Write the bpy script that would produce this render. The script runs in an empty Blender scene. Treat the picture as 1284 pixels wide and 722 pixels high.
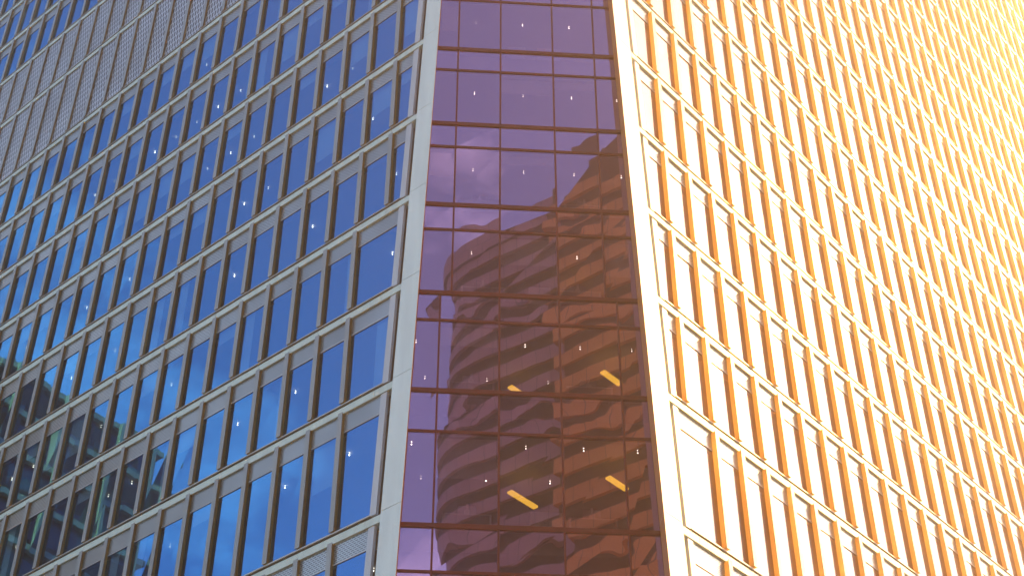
import bpy, bmesh, math, random
from mathutils import Vector
random.seed(7)
R = math.radians
S = bpy.context.scene
COL = S.collection

# ------------------------------------------------------------------ tunables
EXPOSURE = 1.65
SKY = 0.12
SUN_E = 5.0
SUN_COL = (1.0, 0.50, 0.10)
SUN_DIR = Vector((0.67500811, 0.38164776, 0.63143412)).normalized()   # towards the sun
HAZE = 0.0025
GROUND = -1.7            # the eye of the camera is the origin

# ------------------------------------------------------------------ camera geometry (fitted to the photograph)
F_PX, PITCH, ROLL, YAW, LEAN = 1927.303, 0.68316938, -0.00451062, 0.70833039, 0.02815527
cF = Vector((0, math.cos(PITCH), math.sin(PITCH)))
cX0 = Vector((1, 0, 0)); cU0 = cX0.cross(cF)
cX = math.cos(ROLL) * cX0 + math.sin(ROLL) * cU0
cU = -math.sin(ROLL) * cX0 + math.cos(ROLL) * cU0

def project(p):                                   # photograph pixel (1284 x 722) of a point
    d = p.dot(cF)
    if d <= 0.1: return None
    return (642 + F_PX * p.dot(cX) / d, 361 - F_PX * p.dot(cU) / d)

# ------------------------------------------------------------------ building frames
dl = Vector((-math.cos(YAW), math.sin(YAW), 0)); dr = Vector((math.sin(YAW), math.cos(YAW), 0))
Z = Vector((0, 0, 1))
nL = Vector((-math.sin(YAW), -math.cos(YAW), 0)); nR = Vector((math.cos(YAW), -math.sin(YAW), 0))   # outward
CL = Vector((-3.0736, 39.3050, 0)); CR = Vector((4.3226, 39.8643, 0))
SIDE = {'L': (CL, dl, nL), 'R': (CR, dr, nR)}
dc = (dr - dl).normalized()
nb = -(dl + dr).normalized()                                             # outward, horizontal
du = Z * math.cos(LEAN) + nb * math.sin(LEAN)
nB = nb * math.cos(LEAN) - Z * math.sin(LEAN)
PB = Vector((0, 39.5326, 32.1762)) * 1.0223                               # bay glass plane, set back 0.9 m

def PT(side, u, z, d=0.0):
    c, e, n = SIDE[side]
    return c + e * u + n * d + Z * z
def BP(s, z, d=0.0):                                                      # bay glass plane point at height z
    t = (z - PB.z - nB.z * d) / du.z
    return PB + dc * s + du * t + nB * d

def pill(side, z):                                                        # pillar: inner (corner) edge and outer edge along u
    if side == 'L':
        return 0.42 - (z - 21.55) * 0.0380, 1.17 - (z - 23.96) * 0.0414 + 0.02
    return 0.42 - (z - 21.84) * 0.0396, 1.29 - (z - 23.96) * 0.0410

# ------------------------------------------------------------------ mesh builder
class MB:
    def __init__(s): s.v = []; s.f = []; s.uv = []; s.m = []
    def quad(s, pts, uvs=None, m=0):
        i = len(s.v); s.v += [tuple(p) for p in pts]
        s.uv += uvs or [(0, 0)] * len(pts)
        s.f.append(tuple(range(i, i + len(pts)))); s.m.append(m)
    def hexa(s, p, uvs=None, m=0):                                        # p: 4 bottom (ccw), 4 top
        i = len(s.v); s.v += [tuple(q) for q in p]
        s.uv += uvs or [(0, 0)] * 8
        for a in ((3, 2, 1, 0), (4, 5, 6, 7), (0, 1, 5, 4), (1, 2, 6, 5), (2, 3, 7, 6), (3, 0, 4, 7)):
            s.f.append(tuple(i + k for k in a)); s.m.append(m)
    def fbox(s, side, u0, u1, z0, z1, d0, d1, u0t=None, u1t=None, m=0):   # box in a facade frame, d0 inner, d1 outer
        u0t = u0 if u0t is None else u0t; u1t = u1 if u1t is None else u1t
        p = [PT(side, u0, z0, d0), PT(side, u1, z0, d0), PT(side, u1, z0, d1), PT(side, u0, z0, d1),
             PT(side, u0t, z1, d0), PT(side, u1t, z1, d0), PT(side, u1t, z1, d1), PT(side, u0t, z1, d1)]
        uv = [(u0, z0), (u1, z0), (u1, z0), (u0, z0), (u0t, z1), (u1t, z1), (u1t, z1), (u0t, z1)]
        s.hexa(p, uv, m)
    def bbox(s, s0, s1, z0, z1, d0, d1, m=0):                             # box in the bay frame
        p = [BP(s0, z0, d0), BP(s1, z0, d0), BP(s1, z0, d1), BP(s0, z0, d1),
             BP(s0, z1, d0), BP(s1, z1, d0), BP(s1, z1, d1), BP(s0, z1, d1)]
        s.hexa(p, None, m)
    def box(s, c, hx, hy, z0, z1, ex=Vector((1, 0, 0)), m=0):
        ey = Vector((-ex.y, ex.x, 0)); q = []
        for z in (z0, z1):
            for a, b in ((-1, -1), (1, -1), (1, 1), (-1, 1)):
                q.append(Vector((c[0], c[1], z)) + ex * (a * hx) + ey * (b * hy))
        s.hexa(q, None, m)
    def prism(s, poly, z0, z1, m=0, capm=None):
        n = len(poly); i = len(s.v)
        s.v += [(p[0], p[1], z0) for p in poly] + [(p[0], p[1], z1) for p in poly]
        acc = [0.0]
        for k in range(n): acc.append(acc[-1] + math.hypot(poly[(k + 1) % n][0] - poly[k][0], poly[(k + 1) % n][1] - poly[k][1]))
        s.uv += [(acc[k], z0) for k in range(n)] + [(acc[k], z1) for k in range(n)]
        for k in range(n):
            s.f.append((i + k, i + (k + 1) % n, i + n + (k + 1) % n, i + n + k)); s.m.append(m)
        s.f.append(tuple(i + k for k in reversed(range(n)))); s.m.append(m if capm is None else capm)
        s.f.append(tuple(i + n + k for k in range(n))); s.m.append(m if capm is None else capm)
    def ball(s, c, r, rz=None, n=8, m=0):
        rz = rz or r; i = len(s.v); rings = 4
        for a in range(rings + 1):
            th = math.pi * a / rings
            for b in range(n):
                ph = 2 * math.pi * b / n
                s.v.append((c[0] + r * math.sin(th) * math.cos(ph), c[1] + r * math.sin(th) * math.sin(ph), c[2] + rz * math.cos(th)))
                s.uv.append((0, 0))
        for a in range(rings):
            for b in range(n):
                s.f.append((i + a * n + b, i + (a + 1) * n + b, i + (a + 1) * n + (b + 1) % n, i + a * n + (b + 1) % n)); s.m.append(m)
    def build(s, name, mats, parent=None, fix=True, smooth=False):
        me = bpy.data.meshes.new(name)
        me.from_pydata(s.v, [], s.f)
        for mt in (mats if isinstance(mats, (list, tuple)) else [mats]): me.materials.append(mt)
        me.polygons.foreach_set('material_index', s.m)
        if smooth: me.polygons.foreach_set('use_smooth', [True] * len(s.f))
        uvl = me.uv_layers.new(name='UVMap')
        flat = []
        for l in me.loops: flat += s.uv[l.vertex_index]
        uvl.data.foreach_set('uv', flat)
        if fix:
            bm = bmesh.new(); bm.from_mesh(me); bmesh.ops.recalc_face_normals(bm, faces=bm.faces[:]); bm.to_mesh(me); bm.free()
        me.update()
        o = bpy.data.objects.new(name, me); COL.objects.link(o)
        if parent: o.parent = parent
        return o

def empty(name, loc=(0, 0, 0)):
    o = bpy.data.objects.new(name, None); COL.objects.link(o); o.location = loc
    o.empty_display_size = 0.5
    return o
def tag(o, label=None, cat=None, group=None, kind=None):
    if label: o['label'] = label
    if cat: o['category'] = cat
    if group: o['group'] = group
    if kind: o['kind'] = kind
    return o

# ------------------------------------------------------------------ materials
def newmat(name):
    m = bpy.data.materials.new(name); m.use_nodes = True
    nt = m.node_tree; nt.nodes.clear()
    return m, nt, nt.nodes, nt.links
def N(nt, t, **k):
    n = nt.nodes.new(t)
    for a, b in k.items():
        if a.startswith('i_'): n.inputs[a[2:].replace('_', ' ')].default_value = b
        else: setattr(n, a, b)
    return n
def pbr(name, col, rough=0.5, metal=0.0, var=0.12, vscale=0.7, streak=True, spec=0.5):
    """paint or metal with uneven tone, vertical dirt streaks and uneven gloss"""
    m, nt, ns, lk = newmat(name)
    out = N(nt, 'ShaderNodeOutputMaterial'); b = N(nt, 'ShaderNodeBsdfPrincipled')
    b.inputs['Metallic'].default_value = metal
    b.inputs['Specular IOR Level'].default_value = spec
    geo = N(nt, 'ShaderNodeNewGeometry')
    mp = N(nt, 'ShaderNodeMapping'); mp.inputs['Scale'].default_value = (3.0, 3.0, 0.35) if streak else (1, 1, 1)
    lk.new(geo.outputs['Position'], mp.inputs['Vector'])
    nz = N(nt, 'ShaderNodeTexNoise'); nz.inputs['Scale'].default_value = vscale; nz.inputs['Detail'].default_value = 5
    lk.new(mp.outputs[0], nz.inputs['Vector'])
    hsv = N(nt, 'ShaderNodeHueSaturation'); hsv.inputs['Color'].default_value = (*col, 1)
    mr = N(nt, 'ShaderNodeMapRange'); mr.inputs['From Min'].default_value = 0.3; mr.inputs['From Max'].default_value = 0.7
    mr.inputs['To Min'].default_value = 1 - var; mr.inputs['To Max'].default_value = 1 + var
    lk.new(nz.outputs['Fac'], mr.inputs['Value']); lk.new(mr.outputs[0], hsv.inputs['Value'])
    lk.new(hsv.outputs[0], b.inputs['Base Color'])
    mr2 = N(nt, 'ShaderNodeMapRange'); mr2.inputs['To Min'].default_value = max(0.05, rough - 0.08); mr2.inputs['To Max'].default_value = rough + 0.08
    lk.new(nz.outputs['Fac'], mr2.inputs['Value']); lk.new(mr2.outputs[0], b.inputs['Roughness'])
    lk.new(b.outputs[0], out.inputs[0])
    return m
def glassmat(name, tint, reflect, trans, wav_scale=0.35, wav=0.02, rough=0.0, lobe=0.0, lobe_rough=0.5, lobe_tint=(1, 1, 1), stretch=(1, 1, 1)):
    """coated facade glass: tinted mirror over see-through glass, with roller-wave distortion and a hazy dust lobe"""
    m, nt, ns, lk = newmat(name)
    out = N(nt, 'ShaderNodeOutputMaterial')
    geo = N(nt, 'ShaderNodeNewGeometry')
    mp = N(nt, 'ShaderNodeMapping'); mp.inputs['Scale'].default_value = stretch
    lk.new(geo.outputs['Position'], mp.inputs['Vector'])
    nz = N(nt, 'ShaderNodeTexNoise'); nz.inputs['Scale'].default_value = wav_scale; nz.inputs['Detail'].default_value = 1.5
    lk.new(mp.outputs[0], nz.inputs['Vector'])
    bp = N(nt, 'ShaderNodeBump'); bp.inputs['Strength'].default_value = 1.0; bp.inputs['Distance'].default_value = wav
    lk.new(nz.outputs['Fac'], bp.inputs['Height'])
    gl = N(nt, 'ShaderNodeBsdfAnisotropic'); gl.distribution = 'GGX'
    gl.inputs['Color'].default_value = (*tint, 1); gl.inputs['Roughness'].default_value = rough
    lk.new(bp.outputs[0], gl.inputs['Normal'])
    tr = N(nt, 'ShaderNodeBsdfTransparent'); tr.inputs['Color'].default_value = (*trans, 1)
    fr = N(nt, 'ShaderNodeFresnel'); fr.inputs['IOR'].default_value = 1.5
    mr = N(nt, 'ShaderNodeMapRange'); mr.inputs['From Min'].default_value = 0.04; mr.inputs['From Max'].default_value = 1.0
    mr.inputs['To Min'].default_value = reflect; mr.inputs['To Max'].default_value = 1.0
    lk.new(fr.outputs[0], mr.inputs['Value'])
    mx = N(nt, 'ShaderNodeMixShader'); lk.new(mr.outputs[0], mx.inputs[0]); lk.new(tr.outputs[0], mx.inputs[1]); lk.new(gl.outputs[0], mx.inputs[2])
    last = mx
    if lobe > 0:
        g2 = N(nt, 'ShaderNodeBsdfAnisotropic'); g2.distribution = 'GGX'
        g2.inputs['Color'].default_value = (*lobe_tint, 1); g2.inputs['Roughness'].default_value = lobe_rough
        m2 = N(nt, 'ShaderNodeMixShader'); m2.inputs[0].default_value = lobe
        lk.new(mx.outputs[0], m2.inputs[1]); lk.new(g2.outputs[0], m2.inputs[2]); last = m2
    lk.new(last.outputs[0], out.inputs[0])
    return m
def emit(name, col, strength):
    m, nt, ns, lk = newmat(name)
    out = N(nt, 'ShaderNodeOutputMaterial'); e = N(nt, 'ShaderNodeEmission')
    e.inputs[0].default_value = (*col, 1); e.inputs[1].default_value = strength
    lk.new(e.outputs[0], out.inputs[0]); return m
def perforated(name, col, hole, su, sz, rough=0.45, metal=0.3, duty=0.45, bump=0.0):
    """sheet metal with rows of short slots, from the UV map in metres"""
    m, nt, ns, lk = newmat(name)
    out = N(nt, 'ShaderNodeOutputMaterial'); b = N(nt, 'ShaderNodeBsdfPrincipled')
    uv = N(nt, 'ShaderNodeUVMap'); mp = N(nt, 'ShaderNodeMapping'); mp.inputs['Scale'].default_value = (1, 1, 1)
    lk.new(uv.outputs[0], mp.inputs['Vector'])
    br = N(nt, 'ShaderNodeTexBrick'); br.offset = 0.5
    br.inputs['Color1'].default_value = (*hole, 1); br.inputs['Color2'].default_value = (*[h * 1.25 for h in hole], 1)
    br.inputs['Mortar'].default_value = (*col, 1)
    br.inputs['Scale'].default_value = 1.0
    br.inputs['Brick Width'].default_value = su; br.inputs['Row Height'].default_value = sz
    br.inputs['Mortar Size'].default_value = min(su, sz) * (1 - duty) * 0.5; br.inputs['Mortar Smooth'].default_value = 0.2
    lk.new(mp.outputs[0], br.inputs['Vector'])
    geo = N(nt, 'ShaderNodeNewGeometry'); nz = N(nt, 'ShaderNodeTexNoise'); nz.inputs['Scale'].default_value = 0.35; nz.inputs['Detail'].default_value = 3
    lk.new(geo.outputs['Position'], nz.inputs['Vector'])
    mr = N(nt, 'ShaderNodeMapRange'); mr.inputs['From Min'].default_value = 0.3; mr.inputs['From Max'].default_value = 0.7
    mr.inputs['To Min'].default_value = 0.82; mr.inputs['To Max'].default_value = 1.15
    lk.new(nz.outputs['Fac'], mr.inputs['Value'])
    hsv = N(nt, 'ShaderNodeHueSaturation'); lk.new(mr.outputs[0], hsv.inputs['Value']); lk.new(br.outputs['Color'], hsv.inputs['Color'])
    lk.new(hsv.outputs[0], b.inputs['Base Color'])
    b.inputs['Roughness'].default_value = rough; b.inputs['Metallic'].default_value = metal
    if bump:
        bp = N(nt, 'ShaderNodeBump'); bp.inputs['Distance'].default_value = bump
        lk.new(br.outputs['Fac'], bp.inputs['Height']); lk.new(bp.outputs[0], b.inputs['Normal'])
    lk.new(b.outputs[0], out.inputs[0])
    return m

M = {}
M['pillar'] = pbr('white_enamelled_panel', (0.84, 0.92, 0.84), 0.45, 0.0, 0.08)
M['reveal'] = pbr('glow_orange_reveal', (0.70, 0.28, 0.05), 0.5, 0.0, 0.1)  # orange glow at the bay edge put into the reveal colour
M['fascia'] = pbr('pale_grey_green_panel', (0.70, 0.80, 0.68), 0.45, 0.0, 0.10)
M['sill'] = pbr('sill_metal', (0.55, 0.52, 0.44), 0.4, 0.3, 0.1)
M['gasket'] = pbr('dark_gasket', (0.035, 0.03, 0.025), 0.6, 0.0, 0.2)
def translucent_fin():
    """taupe fin with orange translucency added so its shaded sides glow when backlit"""
    m, nt, ns, lk = newmat('orange_glow_fin')
    out = N(nt, 'ShaderNodeOutputMaterial')
    geo = N(nt, 'ShaderNodeNewGeometry'); mp = N(nt, 'ShaderNodeMapping'); mp.inputs['Scale'].default_value = (3, 3, 0.3)
    lk.new(geo.outputs['Position'], mp.inputs['Vector'])
    nz = N(nt, 'ShaderNodeTexNoise'); nz.inputs['Scale'].default_value = 0.9; nz.inputs['Detail'].default_value = 5
    lk.new(mp.outputs[0], nz.inputs['Vector'])
    mr = N(nt, 'ShaderNodeMapRange'); mr.inputs['From Min'].default_value = 0.3; mr.inputs['From Max'].default_value = 0.7
    mr.inputs['To Min'].default_value = 0.85; mr.inputs['To Max'].default_value = 1.15
    lk.new(nz.outputs['Fac'], mr.inputs['Value'])
    h1 = N(nt, 'ShaderNodeHueSaturation'); h1.inputs['Color'].default_value = (0.20, 0.22, 0.21, 1); lk.new(mr.outputs[0], h1.inputs['Value'])
    b = N(nt, 'ShaderNodeBsdfPrincipled'); b.inputs['Roughness'].default_value = 0.45; lk.new(h1.outputs[0], b.inputs['Base Color'])
    h2 = N(nt, 'ShaderNodeHueSaturation'); h2.inputs['Color'].default_value = (1.0, 0.76, 0.40, 1); lk.new(mr.outputs[0], h2.inputs['Value'])  # orange transmission stands in for glare on the shaded fin sides
    t = N(nt, 'ShaderNodeBsdfTranslucent'); lk.new(h2.outputs[0], t.inputs['Color'])
    mx = N(nt, 'ShaderNodeMixShader'); mx.inputs[0].default_value = FIN_TRANS
    lk.new(b.outputs[0], mx.inputs[1]); lk.new(t.outputs[0], mx.inputs[2]); lk.new(mx.outputs[0], out.inputs[0])
    return m
FIN_TRANS = 0.80
M['fin'] = translucent_fin()
M['fin_cap'] = pbr('grey_fin_strip', (0.36, 0.38, 0.36), 0.42, 0.1, 0.10)
M['trim'] = pbr('pale_edge_trim', (0.6, 0.6, 0.58), 0.4, 0.2, 0.08)
M['spandrel'] = perforated('perforated_spandrel', (0.50, 0.54, 0.52), (0.14, 0.15, 0.15), 0.16, 0.075, rough=0.28, metal=0.6, duty=0.5)
M['louvre'] = perforated('plant_louvre', (0.62, 0.64, 0.66), (0.05, 0.05, 0.06), 0.20, 0.42, rough=0.4, metal=0.4, duty=0.5)
M['glass_blue'] = glassmat('shade_blue_glass', (0.085, 0.45, 0.95), 0.54, (0.8, 0.95, 0.95), 0.30, 0.010, stretch=(1, 1, 0.5))  # same glass as the right face; the shaded side's blue is in the tint
M['glass_clear'] = glassmat('sunlit_clear_glass', (0.36, 0.30, 0.295), 0.62, (0.7, 0.7, 0.68), 0.30, 0.010, lobe=0.09, lobe_rough=0.36)  # sunlit version of the facade glass, neutral tint
M['glass_bay'] = glassmat('glow_mauve_glass', (0.58, 0.34, 0.58), 0.60, (0.85, 0.72, 0.72), 0.34, 0.0050, stretch=(1, 1, 0.8))  # violet cast of the glare over the bay put into the tint
M['glass_bay_wavy'] = glassmat('glow_mauve_spandrel_glass', (0.58, 0.34, 0.58), 0.68, (0.75, 0.62, 0.6), 0.45, 0.018, stretch=(1, 1, 0.8))  # same glare cast in the tint, wavier
M['bay_frame'] = pbr('oxide_red_bay_frame', (0.13, 0.014, 0.006), 0.4, 0.2, 0.15)
M['ceiling'] = pbr('ceiling_tile', (0.62, 0.60, 0.56), 0.8, 0.0, 0.05, streak=False)
M['core'] = pbr('core_wall', (0.16, 0.15, 0.15), 0.8, 0.0, 0.2, streak=False)
M['blind'] = pbr('roller_blind_cloth', (0.82, 0.82, 0.80), 0.8, 0.0, 0.05)
M['lamp'] = emit('lamp_glow', (1.0, 0.92, 0.80), 2.8)
M['yellow'] = emit('yellow_lamp_glow', (1.0, 0.60, 0.05), 0.75)
M['white'] = pbr('white_desk_laminate', (0.8, 0.78, 0.75), 0.5, 0.0, 0.04, streak=False)
M['screen'] = pbr('monitor_plastic', (0.5, 0.5, 0.5), 0.4, 0.0, 0.05, streak=False)
M['paving'] = pbr('warm_bounce_paving', (0.60, 0.52, 0.42), 0.8, 0.0, 0.2, 0.4, streak=False)  # pale and warm so the ground throws fill light
M['asphalt'] = pbr('asphalt', (0.05, 0.05, 0.052), 0.85, 0.0, 0.2, 0.4, streak=False)
M['roof'] = pbr('roof_membrane', (0.3, 0.3, 0.3), 0.9, 0.0, 0.1, streak=False)

# ------------------------------------------------------------------ storeys
FA = [0.2, 4.75, 9.55, 14.35, 19.15, 24.0]            # fascia tops; last three seen from 24 m
Z_LOW = list(FA)
FA += [28.82 + 3.93 * k for k in range(8)]             # 28.82 .. 56.33
i_pl = len(FA) - 1                                     # index of the storey where the plant floors begin on the left
FL_ = FA + [61.95, 66.45, 70.40, 74.33, 78.26, 82.2, 86.1, 90.0, 94.0, 98.0, 102.0, 106.0]
FR_ = FA + [56.33 + 3.93 * k for k in range(1, 12)] + [102.8 + 3.2]
ROWS = {'L': FL_, 'R': FR_}
TOPZ = 106.0
UMAX = {'L': 45.0, 'R': 66.0}
FASC_H = 0.36
PITCH_U = 1.525
FIN0 = {'L': 3.31, 'R': 3.66}                          # centre of a fin
def fin_us(side):
    k0 = -1
    out = []
    u = FIN0[side] + PITCH_U * k0
    while u < UMAX[side]:
        out.append(u); u += PITCH_U
    return out
SLIT, EFIN = 0.25, 0.27                                # glass slit beside the pillar, slanted edge fin
GD = {'L': -0.09, 'R': -0.10}                           # glass plane behind the fascia face
SP_H = 0.72                                            # spandrel height

def area_in_frame(pts):
    q = [project(p) for p in pts]
    if any(a is None for a in q): return 0.0
    xs = [a[0] for a in q]; ys = [a[1] for a in q]
    if max(xs) < 0 or min(xs) > 1284 or max(ys) < 0 or min(ys) > 722: return 0.0
    a = 0
    for k in range(len(q)):
        a += q[k][0] * q[(k + 1) % len(q)][1] - q[(k + 1) % len(q)][0] * q[k][1]
    a = abs(a) / 2
    cx0, cx1, cy0, cy1 = max(0, min(xs)), min(1284, max(xs)), max(0, min(ys)), min(722, max(ys))
    fr_ = (cx1 - cx0) * (cy1 - cy0) / max(1e-6, (max(xs) - min(xs)) * (max(ys) - min(ys)))
    return a * fr_

# ------------------------------------------------------------------ the tower
tower = empty('office_tower', (CL.x + 0.5, CL.y + 1.0, GROUND))
tag(tower, 'tall glass office tower with two white corner pillars, mauve corner bay and blue left face', 'office tower')
bpy.context.view_layer.update()
INV = tower.matrix_world.inverted()
def part(mb, name, mats, parent=None, fix=True, smooth=False):
    o = mb.build(name, mats, parent or tower, fix, smooth)
    o.matrix_parent_inverse = INV if (parent is None or parent == tower) else INV @ tower.matrix_world
    return o

windows = []; spandrels = []; fins = []; bands = []; louvres = []; lights = []
for side in ('L', 'R'):
    G_D = GD[side]
    rows = ROWS[side]
    us = fin_us(side)
    glass = M['glass_blue'] if side == 'L' else M['glass_clear']
    for i in range(len(rows) - 1):
        zf, zn = rows[i], rows[i + 1]
        z0, z1 = zf, zn - FASC_H                      # opening between the bands
        plant = side == 'L' and i_pl <= i < i_pl + 2
        # slanted edge fin beside the pillar
        p0, p1 = pill(side, z0)[1], pill(side, z1)[1]
        e0, e1 = p0 + SLIT, p1 + SLIT
        f0, f1 = e0 + EFIN, e1 + EFIN
        row_f = [u for u in us if u - 0.10 > f0 + 0.42]
        mb = MB(); mb.fbox(side, e0, f0, z0 + 0.02, z1 - 0.003, G_D - 0.05, -0.03, e1, f1)
        fins.append((area_in_frame([PT(side, e0, z0), PT(side, f0, z0), PT(side, f1, z1), PT(side, e1, z1)]) * 3, mb, side, 'edge'))
        # fins
        for u in row_f:
            w = 0.10; FD = 0.030 if side == 'L' else 0.075      # the sunlit face carries deeper fins
            mb = MB()
            mb.fbox(side, u - w, u + w, z0 + 0.10, z1 - 0.004, G_D + 0.002, FD)           # translucent body
            mb.fbox(side, u - w - 0.004, u + w + 0.004, z0 + 0.08, z1 + 0.04, FD + 0.001, FD + 0.02, m=1)   # metal front strip, added paler so the sunny face reads lighter
            fins.append((area_in_frame([PT(side, u - w, z0), PT(side, u + w, z0), PT(side, u + w, z1), PT(side, u - w, z1)]), mb, side, 'fin'))
        # windows between fins
        edges = [(f0, f1)] + [(u, u) for u in row_f]
        zs = z1 - SP_H
        tt = (zs - z0) / (z1 - z0)
        for k in range(len(edges) - 1):
            a, b = edges[k], edges[k + 1]
            am = a[0] + (a[1] - a[0]) * tt
            if plant:
                mb = MB()
                nsl = 2
                mb.fbox(side, a[0], b[0], z0, z1, G_D - 0.08, G_D + 0.03, a[1], b[1])
                louvres.append((area_in_frame([PT(side, a[0], z0), PT(side, b[0], z0), PT(side, b[1], z1), PT(side, a[1], z1)]), mb, side))
                continue
            t1, t2, t3, t4 = [random.uniform(-0.006, 0.006) for _ in range(4)]
            mb = MB()
            q = [PT(side, a[0], z0, G_D + t1), PT(side, b[0], z0, G_D + t2), PT(side, b[0], zs, G_D + t3), PT(side, am, zs, G_D + t4)]
            if side == 'L': q = q[::-1]
            mb.quad(q, None, 0)
            # frame: sill, head trim line
            mb.fbox(side, a[0], b[0], z0 + 0.03, z0 + 0.075, G_D - 0.02, -0.02, m=1)
            mb.fbox(side, am, b[0], zs - 0.014, zs + 0.014, G_D - 0.02, G_D + 0.03, m=1)
            sp = MB(); sp.fbox(side, am, b[0], zs + 0.014, z1, G_D - 0.03, G_D + 0.015, a[1], b[1])
            blind = None
            if random.random() < 0.5:
                blind = MB()
                mode = random.random()
                c0, c1 = a[0] + 0.14, b[0] - 0.14
                if mode < 0.6: zz0, zz1 = zs - random.choice((0.5, 0.8, 1.2, 1.7)) , zs + 0.15
                else: zz0, zz1 = z0 + 0.1, zs + 0.15; c0, c1 = (c0, c0 + random.uniform(0.35, 0.6)) if random.random() < 0.7 else (c1 - 0.45, c1)
                blind.fbox(side, c0, c1, zz0, zz1, G_D - 0.16, G_D - 0.15)
            windows.append((area_in_frame(q), mb, sp, blind, side, glass))
            # ceiling lamp behind this window
            if z0 > 19 and z0 < 60:
                if random.random() < (0.36 if side == 'L' else 0.2):
                    um = edges[k + 1][0] - 0.74 + random.uniform(-0.05, 0.05)
                    zl = zn - 0.95
                    lights.append((PT(side, um, zl, -1.15), side))
        # slit window beside the pillar
        mb = MB()
        q = [PT(side, p0 - 0.02, z0, G_D - 0.2), PT(side, e0 + 0.02, z0, G_D - 0.2), PT(side, e1 + 0.02, z1, G_D - 0.2), PT(side, p1 - 0.02, z1, G_D - 0.2)]
        mb.quad(q if side == 'R' else q[::-1], None, 0)
        mb.fbox(side, p0 - 0.02, e0 + 0.02, zs, zs + 0.05, G_D - 0.22, G_D - 0.15, m=1)
        windows.append((area_in_frame(q), mb, None, None, side, glass))
    # floor bands with panel joints; sill ledge
    for i in range(len(rows)):
        zt = rows[i]; zb = zt - FASC_H
        if i == 0: zb = zt - 0.2
        mb = MB(); sl = MB()
        p0, p1 = pill(side, zb)[1] + 0.0, pill(side, zt)[1] + 0.0
        j = [p0] ; u = FIN0[side] + 0.02 - PITCH_U
        while u < p0 + 0.5: u += PITCH_U
        cuts = []
        while u < UMAX[side]: cuts.append(u); u += PITCH_U * 2
        cuts.append(UMAX[side])
        a0, a1 = p0, p1
        for c in cuts:
            if c - a0 < 0.05: continue
            mb.fbox(side, a0, c - 0.008, zb, zt - 0.10, -0.30, 0.0, a1, c - 0.008)
            a0 = a1 = c + 0.008
        mb.fbox(side, p0 + 0.02, UMAX[side], zb + 0.02, zt - 0.12, -0.32, -0.015, m=1)
        sl.fbox(side, p1 + 0.45, UMAX[side], zt - 0.10, zt - 0.01, -0.28, -0.06, m=0)     # dark gap
        sl.fbox(side, p1 + 0.45, UMAX[side], zt - 0.01, zt + 0.026, -0.28, 0.02, m=1)      # thin ledge
        bands.append((mb, sl, side))

# fins
fins.sort(key=lambda a: -a[0])
for k, (ar, mb, side, kind) in enumerate(fins[:100]):
    o = part(mb, 'edge_fin' if kind == 'edge' else 'fin', M['trim'] if kind == 'edge' else [M['fin'], M['fin_cap']])
rest = MB()
def merge(dst, src, moff=0):
    i = len(dst.v); dst.v += src.v; dst.uv += src.uv
    dst.f += [tuple(i + x for x in f) for f in src.f]; dst.m += [m + moff for m in src.m]
for ar, mb, side, kind in fins[100:]: merge(rest, mb, 2 if kind == 'edge' else 0)
tag(part(rest, 'fin', [M['fin'], M['fin_cap'], M['trim']]), 'the remaining vertical fins, farther up and along both faces', kind='stuff')
# windows
windows.sort(key=lambda a: -a[0])
nsp = nb_ = 0
restw = {'L': MB(), 'R': MB()}; rests = MB(); restb = MB()
for k, (ar, mb, sp, bl, side, glass) in enumerate(windows):
    if k < 100:
        w = part(mb, 'window', [glass, M['trim']], fix=False)
        if sp: part(sp, 'spandrel_panel', M['spandrel'], w)
        if bl: part(bl, 'roller_blind', M['blind'], w)
    else:
        off = 0 if side == 'L' else 2
        merge(restw['L'], mb, off)
        if sp: merge(rests, sp)
        if bl: merge(restb, bl)
w = part(restw['L'], 'window', [M['glass_blue'], M['trim'], M['glass_clear'], M['trim']], fix=False)
tag(w, 'the remaining windows, farther up and along both faces', kind='stuff')
tag(part(rests, 'spandrel_panel', M['spandrel'], w), kind='stuff')
tag(part(restb, 'roller_blind', M['blind'], w), kind='stuff')
# louvres
louvres.sort(key=lambda a: -a[0])
rest = MB()
for k, (ar, mb, side) in enumerate(louvres):
    if k < 100 and ar > 0: part(mb, 'louvre_panel', M['louvre'])
    else: merge(rest, mb)
if rest.v: tag(part(rest, 'louvre_panel', M['louvre']), kind='stuff')
# bands
for mb, sl, side in bands:
    b = part(mb, 'floor_band', [M['fascia'], M['gasket']])
    part(sl, 'sill_ledge', [M['gasket'], M['sill']], b)
# corner pillars, in storey-high panels with dark joints
for side in ('L', 'R'):
    mb = MB()
    c, e, n = SIDE[side]
    lev = [GROUND] + FA + [56.33 + 3.93 * k for k in range(1, 12)] + [TOPZ]
    for i in range(len(lev) - 1):
        z0, z1 = lev[i] + (0.008 if i else 0), lev[i + 1] - 0.008
        pts = []
        for z in (z0, z1):
            a, b = pill(side, z)
            pts += [PT(side, a, z), PT(side, b, z), PT(side, b, z, -0.34), PT(side, a, z) - nb * 0.86]
        mb.hexa(pts, None, 0); mb.m[-1] = 2; mb.m[-2] = 2
        ctr = [(pts[k] + pts[k + 4]) / 2 for k in range(4)]
    # dark core behind the joints
    pts = []
    for z in (GROUND, TOPZ):
        a, b = pill(side, z)
        pts += [PT(side, a + 0.03, z, -0.02), PT(side, b - 0.03, z, -0.02), PT(side, b - 0.03, z, -0.3), PT(side, a + 0.03, z, -0.02) - nb * 0.7]
    mb.hexa(pts, None, 1)
    o = part(mb, 'corner_pillar', [M['pillar'], M['gasket'], M['reveal']])

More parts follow.
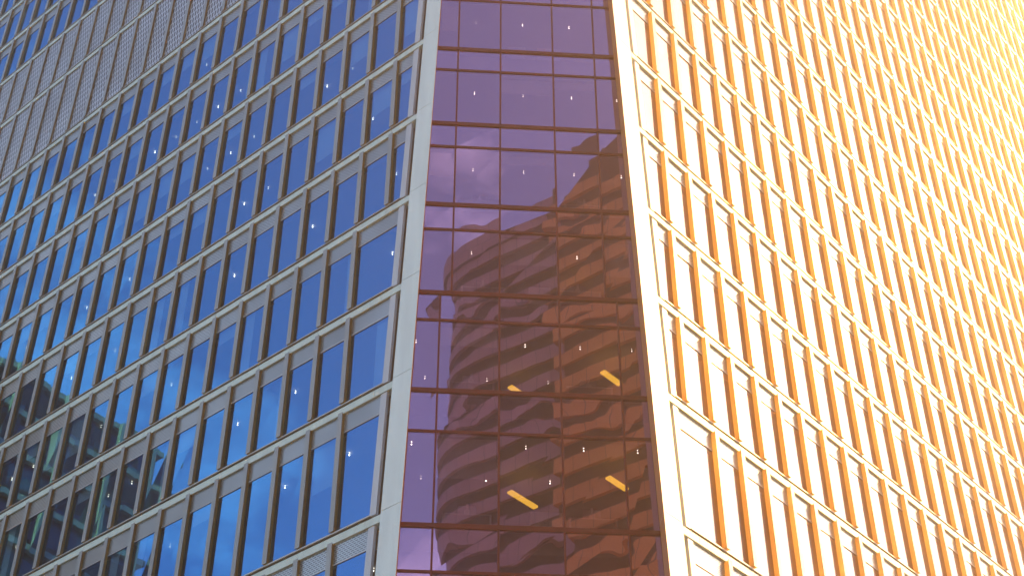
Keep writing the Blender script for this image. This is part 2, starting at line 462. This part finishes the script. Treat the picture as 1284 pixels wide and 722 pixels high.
# ------------------------------------------------------------------ the chamfered corner bay
def wall_s(side, z, back=0.80):
    """where the bay glass meets the back of the pillar, as a bay s coordinate"""
    p = PT(side, pill(side, z)[0], z) - nb * back
    return (p - PB).dot(dc)
BT = [4.4, 9.2, 14.0, 18.85, 23.73, 28.61, 32.55, 36.46, 40.37, 44.30, 48.22, 52.14, 56.06]
while BT[-1] < 103: BT.append(BT[-1] + 3.93)
SWITCH = 32.55
def s_lines(z): return [-2.413, -0.424, 1.584, 3.558] if z < SWITCH - 0.1 else [-2.046, -0.424, 1.584, 3.185]
bw = []
for i in range(len(BT)):
    zt = BT[i]
    zprev = BT[i - 1] if i else GROUND
    h = zt - zprev
    zm = zt - (1.54 if h > 4.5 else 1.14)              # transom under the slab zone
    sl = s_lines(zprev + 0.5)
    for (za, zb) in ((zprev, zm), (zm, zt)):
        for k in range(5):
            def sa(z): return wall_s('L', z) - 0.02 if k == 0 else sl[k - 1]
            def sb(z): return wall_s('R', z) + 0.02 if k == 4 else sl[k]
            t = [random.uniform(-0.006, 0.006) for _ in range(4)]
            q = [BP(sa(za), za, t[0]), BP(sb(za), za, t[1]), BP(sb(zb), zb, t[2]), BP(sa(zb), zb, t[3])]
            mb = MB(); mb.quad(q)
            bl = None
            if zb - za > 2 and random.random() < 0.36:
                bl = MB(); drop = random.choice((0.45, 0.8, 1.2, 1.5)); m0 = max(sa(za), sa(zb)) + 0.06; m1 = min(sb(za), sb(zb)) - 0.06
                bl.bbox(m0, m1, zb - drop, zb - 0.05, -0.30, -0.28)
            bw.append((area_in_frame(q), mb, zb - za < 2, bl))
    # transoms
    for z, hh, nm in ((zt, 0.075, 'floor_transom'), (zm, 0.045, 'transom')):
        mb = MB(); mb.bbox(wall_s('L', z) - 0.05, wall_s('R', z) + 0.05, z - hh, z + hh, -0.10, 0.05 if hh > 0.05 else 0.035)
        part(mb, nm, M['bay_frame'])
for k in range(4):
    for (za, zb) in ((GROUND, SWITCH - 0.08), (SWITCH + 0.08, TOPZ)):
        s0 = s_lines((za + zb) / 2)[k]
        mb = MB(); mb.bbox(s0 - 0.032, s0 + 0.032, za, zb, -0.09, 0.028)
        part(mb, 'bay_mullion', M['bay_frame'])
bw.sort(key=lambda a: -a[0]); rest = MB()
for k, (ar, mb, short, bl) in enumerate(bw):
    if k < 100 and ar > 0:
        o = part(mb, 'bay_window', M['glass_bay_wavy' if short else 'glass_bay'], fix=False)
        if bl: part(bl, 'roller_blind', M['blind'], o)
    else: merge(rest, mb)
tag(part(rest, 'bay_window', M['glass_bay'], fix=False), kind='stuff')

# ------------------------------------------------------------------ inside: slabs, core, lamps
def plan(z, inset, far=0.0):
    A = [PT('L', UMAX['L'] - 0.05, 0, -inset), PT('L', pill('L', z)[1] - 0.2, 0, -inset),
         BP(wall_s('L', z) + 0.05, z, -inset + 0.05), BP(wall_s('R', z) - 0.05, z, -inset + 0.05),
         PT('R', pill('R', z)[1] - 0.2, 0, -inset), PT('R', UMAX['R'] - 0.05, 0, -inset)]
    A.append(PT('R', UMAX['R'] - 0.05, 0, 0) - nR * 30)
    A.append(PT('L', UMAX['L'] - 0.05, 0, 0) - nL * 30 + dl * 0)
    return [(p.x, p.y) for p in A]
slabs = sorted(set([round(z - 0.2, 2) for z in FL_[1:]]))
for z in slabs:
    mb = MB(); mb.prism(plan(z, 0.42), z - 0.75, z, 0)
    part(mb, 'floor_slab', [M['ceiling']])
mb = MB()
corepoly = [PT('L', UMAX['L'] - 0.1, 0, -9), PT('L', 7, 0, -9), PT('R', 7, 0, -9), PT('R', UMAX['R'] - 0.1, 0, -9), PT('R', UMAX['R'] - 0.1, 0, -29.5), PT('L', UMAX['L'] - 0.1, 0, -29.5)]
mb.prism([(p.x, p.y) for p in corepoly], GROUND, TOPZ - 0.5, 0)
part(mb, 'core_wall', M['core'])
mb = MB(); mb.prism(plan(TOPZ, 0.0), TOPZ - 0.001 + 0.01, TOPZ + 0.9, 0)
part(mb, 'roof', M['roof'])
for sd, far in (('L', UMAX['L']), ('R', UMAX['R'])):     # end walls
    mb = MB(); mb.fbox(sd, far + 0.01, far + 0.3, GROUND, TOPZ, -30, 0.05)
    part(mb, 'end_wall', M['fascia'])
# bay lamps
for i in range(len(BT) - 1):
    zc = BT[i + 1] - 1.28
    if BT[i] < 18 or BT[i] > 58: continue
    for s in (-3.1, -1.33, 0.5, 2.33, 4.05):
        if random.random() < 0.9: lights.append((BP(s * 1.02, zc if BT[i] > 24 else 27.27 - 0.0, -0.95), 'B'))
    if BT[i] < 30:
        for s in (-2.7, -0.65, 1.38):
            lights.append((BP(s * 1.04, BT[i + 1] - 1.6, -2.55), 'B'))
lights.sort(key=lambda a: (a[1] != 'B', (a[0]).length))
rest = MB(); n = 0
def lamp(mb, p, k=1.0):
    mb.ball(p, 0.022 * k, 0.022 * k, 6); mb.ball(p - Vector((0, 0, 0.095)), 0.028 * k, 0.026 * k, 6)
for p, side in lights:
    q = project(p)
    vis = q and -5 < q[0] < 1289 and -5 < q[1] < 727
    if vis and n < 100:
        mb = MB(); lamp(mb, p, random.uniform(0.45, 1.05)); part(mb, 'ceiling_lamp', M['lamp']); n += 1
    else: lamp(rest, p, random.uniform(0.45, 1.05))
tag(part(rest, 'ceiling_lamp', M['lamp']), kind='stuff')
# yellow strip lamps on the bay ceilings, running inwards on the diagonal
dg = (dc - nb).normalized()
for zc, off in ((27.0, ((0.15, 3.4, 1.35), (3.3, 2.3, 1.0))), (31.05, ((0.15, 3.1, 0.7), (3.25, 2.0, 1.0))), (35.0, ((2.35, 2.6, 0.4),))):
    for s, dep, ln in off:
        a = PB + dc * s - nb * dep; a = Vector((a.x, a.y, 0))
        mb = MB(); c = a + dg * ln / 2
        mb.box(c, ln / 2, 0.10, zc - 0.07, zc, dg)
        part(mb, 'strip_lamp', M['yellow'])

# ------------------------------------------------------------------ desks standing inside the bay
def desk(s, z, dep, label, w=1.55, screen=True, sp=0.0):
    base = BP(s, z, -dep)
    t = empty('office_desk', base); tag(t, label, 'desk', 'white desks behind the corner bay glass')
    ex = dc
    def add(name, f, mat):
        mb = MB(); f(mb); o = mb.build(name, mat, t); return o
    def lb(mb, x, y, hx, hy, z0, z1): c = ex * x + Vector((-ex.y, ex.x, 0)) * y; mb.box(c, hx, hy, z0, z1, ex)
    add('desktop', lambda m: lb(m, 0, 0, w / 2, 0.38, 0.71, 0.745), M['white'])
    for sx in (-1, 1): add('leg', lambda m, sx=sx: (lb(m, sx * (w / 2 - 0.05), -0.33, 0.035, 0.03, 0, 0.71), lb(m, sx * (w / 2 - 0.05), 0.33, 0.035, 0.03, 0, 0.71), lb(m, sx * (w / 2 - 0.05), 0, 0.035, 0.30, 0.0, 0.04)), M['white'])
    if screen:
        def mon(m):
            lb(m, sp, -0.1, 0.09, 0.02, 0.745, 1.05); lb(m, sp, -0.13, 0.04, 0.012, 1.0, 1.25)
        add('screen_post', mon, M['white'])
        add('screen', lambda m: lb(m, sp, -0.05, 0.28, 0.015, 0.88, 1.22), M['screen'])
    return t
def cabinet(s, z, dep, w, h, label):
    t = empty('cabinet', BP(s, z, -dep)); tag(t, label, 'cabinet', 'pale cabinets behind the corner bay glass')
    def b(m, x0, x1, y0, y1, z0, z1):
        c = dc * ((x0 + x1) / 2) + Vector((-dc.y, dc.x, 0)) * ((y0 + y1) / 2); m.box(c, (x1 - x0) / 2, (y1 - y0) / 2, z0, z1, dc)
    m = MB(); b(m, -w / 2, w / 2, -0.2, 0.2, 0, h); m.build('carcass', M['white'], t)
    for sx in (-1, 1):
        m = MB(); b(m, min(0, sx * w / 2) + 0.012, max(0, sx * w / 2) - 0.012, -0.222, -0.202, 0.03, h - 0.03); d = m.build('door', M['white'], t)
        m = MB(); b(m, sx * 0.06 - 0.01, sx * 0.06 + 0.01, -0.24, -0.224, h * .5, h * .5 + .12); m.build('handle', M['screen'], d)
FLR = {6: 23.75, 5: 28.63, 4: 32.57, 3: 36.48, 2: 40.39, 1: 44.32}
def fz(k): return FLR[k] + 0.0
desk(-1.35, fz(6), 0.9, 'white desk on the left in the lowest fully visible storey of the bay')
desk(2.55, fz(6), 0.9, 'white desk with screen in the lowest fully visible storey, below the lower right yellow lamp')
cabinet(1.1, fz(6), 0.8, 1.0, 0.95, 'low pale cabinet in the lowest fully visible storey, between its two desks')
desk(-1.3, fz(5), 0.9, 'white desk on the left, one storey above the lowest fully visible one')
desk(2.6, fz(5), 0.9, 'white desk on the right, below the upper right yellow lamp')
desk(-0.95, fz(4), 0.9, 'white desk below the rounded top of the reflected tower')
desk(2.35, fz(4), 0.9, 'white desk right of the pale cabinet in the storey where the bay mullions step sideways')
cabinet(1.0, fz(4), 0.8, 0.75, 0.9, 'pale cabinet in the storey where the bay mullions step sideways')
desk(-1.1, fz(3), 0.9, 'white desk on the left in the storey above the reflected roofline')
desk(2.7, fz(3), 0.9, 'white desk on the right where the reflected roofline rises to the edge of the bay')
cabinet(0.2, fz(1), 0.7, 0.75, 0.85, 'pale cabinet left of its twin in the top storey of the bay')
cabinet(1.5, fz(1), 0.7, 0.9, 0.85, 'pale cabinet right of its twin in the top storey of the bay')

# ------------------------------------------------------------------ what the glass reflects: buildings across the square
def mat_striped(name, c1, c2, c3):
    m, nt, ns, lk = newmat(name)
    out = N(nt, 'ShaderNodeOutputMaterial'); b = N(nt, 'ShaderNodeBsdfPrincipled')
    uv = N(nt, 'ShaderNodeUVMap')
    br = N(nt, 'ShaderNodeTexBrick'); br.offset = 0.37
    br.inputs['Color1'].default_value = (*c1, 1); br.inputs['Color2'].default_value = (*c2, 1)
    br.inputs['Mortar'].default_value = (*c3, 1); br.inputs['Scale'].default_value = 1
    br.inputs['Brick Width'].default_value = 2.1; br.inputs['Row Height'].default_value = 1.75; br.inputs['Mortar Size'].default_value = 0.05
    lk.new(uv.outputs[0], br.inputs['Vector']); lk.new(br.outputs['Color'], b.inputs['Base Color'])
    b.inputs['Roughness'].default_value = 0.6; lk.new(b.outputs[0], out.inputs[0]); return m
M['stripe'] = mat_striped('striped_cladding', (0.56, 0.31, 0.25), (0.46, 0.25, 0.20), (0.09, 0.05, 0.05))
M['dark_window'] = pbr('dark_strip_window', (0.03, 0.006, 0.002), 0.6, 0.0, 0.3, streak=False, spec=0.1)
st = empty('striped_tower', (25, -70, GROUND))
tag(st, 'brown striped tower with rounded end across the square, mirrored in the corner bay', 'tower')
bpy.context.view_layer.update(); sinv = st.matrix_world.inverted()
wd = Vector((0.68, 0.733, 0)); wn = Vector((-0.733, 0.68, 0))
E0 = Vector((6.6, -78.5, 0)); TH = 26.0; rad = 9.0
def tower_plan(off):
    poly = []
    a0 = E0 + wd * rad                                                    # start of the straight face
    P1 = E0 + wd * 75
    ctr1 = E0 + wd * rad - wn * rad
    ctr2 = E0 + wd * rad - wn * (TH - rad)
    poly.append(P1 + wn * off)
    for k in range(9):
        a = math.pi / 2 * k / 8
        d = wn * math.cos(a) - wd * math.sin(a); poly.append(ctr1 + d * (rad + off))
    for k in range(9):
        a = math.pi / 2 * k / 8
        d = -wd * math.cos(a) - wn * math.sin(a); poly.append(ctr2 + d * (rad + off))
    poly.append(P1 - wn * (TH + off))
    return [(p.x, p.y) for p in poly]
band = MB(); win = MB()
z = GROUND; HT = 118.0; FH = 3.5
win.prism(tower_plan(0.0), GROUND, HT + 1, 0)
k = 0
while z < HT:
    zt = min(z + 1.75, HT + 3)
    mb = MB(); mb.prism(tower_plan(0.5), z, zt, 0)
    o = mb.build('spandrel_band', M['stripe'], st); o.matrix_parent_inverse = sinv
    z += FH; k += 1
mb = MB(); mb.prism(tower_plan(0.9), HT + 1, HT + 4.2, 0)
o = mb.build('parapet', M['stripe'], st); o.matrix_parent_inverse = sinv
o = win.build('window_strip', M['dark_window'], st); o.matrix_parent_inverse = sinv

# added wing beside the striped tower; its orange puts glare colour in the bay
M['glow_orange'] = mat_striped('glow_orange_cladding', (0.92, 0.36, 0.05), (0.78, 0.29, 0.04), (0.20, 0.07, 0.02))
M['glow_orange_dark'] = pbr('glow_amber_window', (0.11, 0.022, 0.003), 0.6, 0.0, 0.3, streak=False, spec=0.1)
tw = empty('orange_glow_wing', (48, -42, GROUND))
tag(tw, 'orange banded wing added beside the brown striped tower for an orange glow at the right of the bay', 'tower')
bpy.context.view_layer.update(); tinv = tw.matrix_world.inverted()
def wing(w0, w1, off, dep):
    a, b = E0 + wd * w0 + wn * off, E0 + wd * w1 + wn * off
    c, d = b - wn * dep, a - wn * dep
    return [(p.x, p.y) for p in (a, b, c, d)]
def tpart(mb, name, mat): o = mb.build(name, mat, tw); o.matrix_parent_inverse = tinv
mb = MB(); mb.prism(wing(23.0, 74, 2.2, 24), GROUND, HT + 4, 0); tpart(mb, 'window_strip', M['glow_orange_dark'])
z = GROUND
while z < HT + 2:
    mb = MB(); mb.prism(wing(22.5, 74.5, 2.7, 25), z, min(z + 1.75, HT + 4), 0); tpart(mb, 'spandrel_band', M['glow_orange']); z += FH
mb = MB(); mb.prism(wing(26, 52, 1.0, 18), HT + 4, HT + 9, 0); tpart(mb, 'roof_plant_room', M['glow_orange_dark'])
mb = MB(); mb.prism(wing(31, 74, -2.0, 14), HT + 9, HT + 14, 0); tpart(mb, 'roof_crown', M['glow_orange'])

# dark glass block, mirrored low in the left face
M['slab_edge'] = pbr('pale_slab_edge', (0.42, 0.40, 0.35), 0.6, 0.0, 0.15)
def mat_block():
    m, nt, ns, lk = newmat('dark_curtain_wall')
    out = N(nt, 'ShaderNodeOutputMaterial'); b = N(nt, 'ShaderNodeBsdfPrincipled')
    uv = N(nt, 'ShaderNodeUVMap'); mp = N(nt, 'ShaderNodeMapping'); mp.inputs['Scale'].default_value = (1 / 2.6, 1 / 1.9, 1)
    lk.new(uv.outputs[0], mp.inputs['Vector'])
    fl = N(nt, 'ShaderNodeVectorMath', operation='FLOOR'); lk.new(mp.outputs[0], fl.inputs[0])
    wn_ = N(nt, 'ShaderNodeTexWhiteNoise'); lk.new(fl.outputs[0], wn_.inputs['Vector'])
    cr = N(nt, 'ShaderNodeValToRGB'); cr.color_ramp.interpolation = 'CONSTANT'
    cols = [(0.0, (0.012, 0.02, 0.016)), (0.25, (0.02, 0.05, 0.12)), (0.45, (0.03, 0.16, 0.22)), (0.6, (0.05, 0.03, 0.018)), (0.75, (0.03, 0.05, 0.02)), (0.88, (0.02, 0.09, 0.1))]
    el = cr.color_ramp.elements
    el[0].position, el[0].color = cols[0][0], (*cols[0][1], 1); el[1].position, el[1].color = cols[1][0], (*cols[1][1], 1)
    for p_, c_ in cols[2:]:
        e_ = el.new(p_); e_.color = (*c_, 1)
    lk.new(wn_.outputs['Value'], cr.inputs[0]); lk.new(cr.outputs[0], b.inputs['Base Color'])
    b.inputs['Roughness'].default_value = 0.15; lk.new(b.outputs[0], out.inputs[0]); return m
M['block'] = mat_block()
bk = empty('glass_block', (-90, 70, GROUND))
tag(bk, 'dark glass block with pale slab edges across the street, mirrored in the lower left windows', 'office building')
bpy.context.view_layer.update(); binv = bk.matrix_world.inverted()
A0 = Vector((-89.2, 56.0, 0)); bd = Vector((13.5, 13.7, 0)).normalized(); bn = Vector((bd.y, -bd.x, 0))
def bplan(off, lo=0.0): 
    P = [A0 - bd * off + bn * off, A0 + bd * (48 + off) + bn * off, A0 + bd * (48 + off) - bn * (30 + off), A0 - bd * off - bn * (30 + off)]
    return [(p.x, p.y) for p in P]
def bpart(mb, name, mat): o = mb.build(name, mat, bk); o.matrix_parent_inverse = binv
mb = MB(); mb.prism(bplan(0), GROUND, 79, 0); bpart(mb, 'curtain_wall', M['block'])
z = 2.5
while z < 80:
    mb = MB(); mb.prism(bplan(0.5), z, z + 0.55, 0); bpart(mb, 'slab_edge', M['slab_edge']); z += 3.8
for k in range(9):
    c = A0 + bd * (1 + k * 5.75) + bn * 0.7
    mb = MB(); mb.box(c, 0.22, 0.22, GROUND, 79, bd); bpart(mb, 'column', M['slab_edge'])

# ------------------------------------------------------------------ ground
g = MB(); g.quad([(-132, -111, GROUND - 0.004), (122, -111, GROUND - 0.004), (122, 151, GROUND - 0.004), (-132, 151, GROUND - 0.004)])
tag(g.build('ground', M['asphalt']), kind='structure')
pz = MB(); pz.prism([(-6, -108), (120, -108), (120, 30), (52, 30), (20, -4), (-6, -4)], GROUND, GROUND + 0.12, 0)  # unseen pale paving, added to bounce warm light onto the right fins
tag(pz.build('bounce_plaza', M['paving']), kind='structure')

# ------------------------------------------------------------------ haze box, added for the warm veil of the sun's glare
if HAZE > 0:
    hz = MB(); hz.box((-5, 20), 128, 132, GROUND - 1.0, 128)
    m, nt, ns, lk = newmat('glare_veil_haze')
    out = N(nt, 'ShaderNodeOutputMaterial'); v = N(nt, 'ShaderNodeVolumePrincipled')
    v.inputs['Color'].default_value = (1.0, 0.86, 0.70, 1); v.inputs['Density'].default_value = HAZE
    v.inputs['Anisotropy'].default_value = 0.86
    lk.new(v.outputs[0], out.inputs['Volume'])
    tag(hz.build('haze', m), kind='stuff')

# ------------------------------------------------------------------ sky and sun
w = bpy.data.worlds.new('World'); S.world = w; w.use_nodes = True
nt = w.node_tree; bg = nt.nodes['Background']; bg.inputs['Strength'].default_value = SKY
sk = nt.nodes.new('ShaderNodeTexSky'); sk.sky_type = 'NISHITA'; sk.sun_disc = False
sk.sun_elevation = math.asin(SUN_DIR.z); sk.sun_rotation = math.atan2(SUN_DIR.x, SUN_DIR.y)
sk.air_density = 1.0; sk.dust_density = 2.0; sk.ozone_density = 3.0
tc = nt.nodes.new('ShaderNodeTexCoord')
mp = nt.nodes.new('ShaderNodeMapping'); mp.inputs['Scale'].default_value = (2.2, 2.2, 4.5)
nz = nt.nodes.new('ShaderNodeTexNoise'); nz.inputs['Scale'].default_value = 1.6; nz.inputs['Detail'].default_value = 7; nz.inputs['Roughness'].default_value = 0.6
cr = nt.nodes.new('ShaderNodeValToRGB'); cr.color_ramp.elements[0].position = 0.52; cr.color_ramp.elements[1].position = 0.80
cr.color_ramp.elements[1].color = (0.75, 0.75, 0.75, 1)
mx = nt.nodes.new('ShaderNodeMixRGB'); mx.inputs[2].default_value = (9.0, 9.2, 9.8, 1)
nt.links.new(tc.outputs['Generated'], mp.inputs[0]); nt.links.new(mp.outputs[0], nz.inputs['Vector'])
nt.links.new(nz.outputs['Fac'], cr.inputs[0]); nt.links.new(cr.outputs[0], mx.inputs[0])
nt.links.new(sk.outputs[0], mx.inputs[1]); nt.links.new(mx.outputs[0], bg.inputs['Color'])
sl = bpy.data.lights.new('sun', 'SUN'); sl.energy = SUN_E; sl.angle = R(0.5); sl.color = SUN_COL
so = bpy.data.objects.new('sun', sl); COL.objects.link(so)
so.rotation_euler = SUN_DIR.to_track_quat('Z', 'Y').to_euler()
so.location = SUN_DIR * 200

# ------------------------------------------------------------------ camera
cd = bpy.data.cameras.new('camera'); co = bpy.data.objects.new('camera', cd); COL.objects.link(co)
cd.sensor_width = 36.0; cd.lens = F_PX / 1284 * 36.0; cd.clip_start = 0.1; cd.clip_end = 3000
from mathutils import Matrix
co.matrix_world = Matrix(((cX.x, cU.x, -cF.x, 0), (cX.y, cU.y, -cF.y, 0), (cX.z, cU.z, -cF.z, 0), (0, 0, 0, 1)))
S.camera = co

# ------------------------------------------------------------------ render settings
vs = S.view_settings
vs.view_transform = 'Standard'; vs.look = 'None'; vs.exposure = EXPOSURE; vs.gamma = 1.0; vs.use_curve_mapping = False
S.render.engine = 'CYCLES'
cy = S.cycles
cy.max_bounces = 8; cy.transparent_max_bounces = 12; cy.glossy_bounces = 4; cy.diffuse_bounces = 3
cy.use_denoising = True
cy.sample_clamp_indirect = 20.0
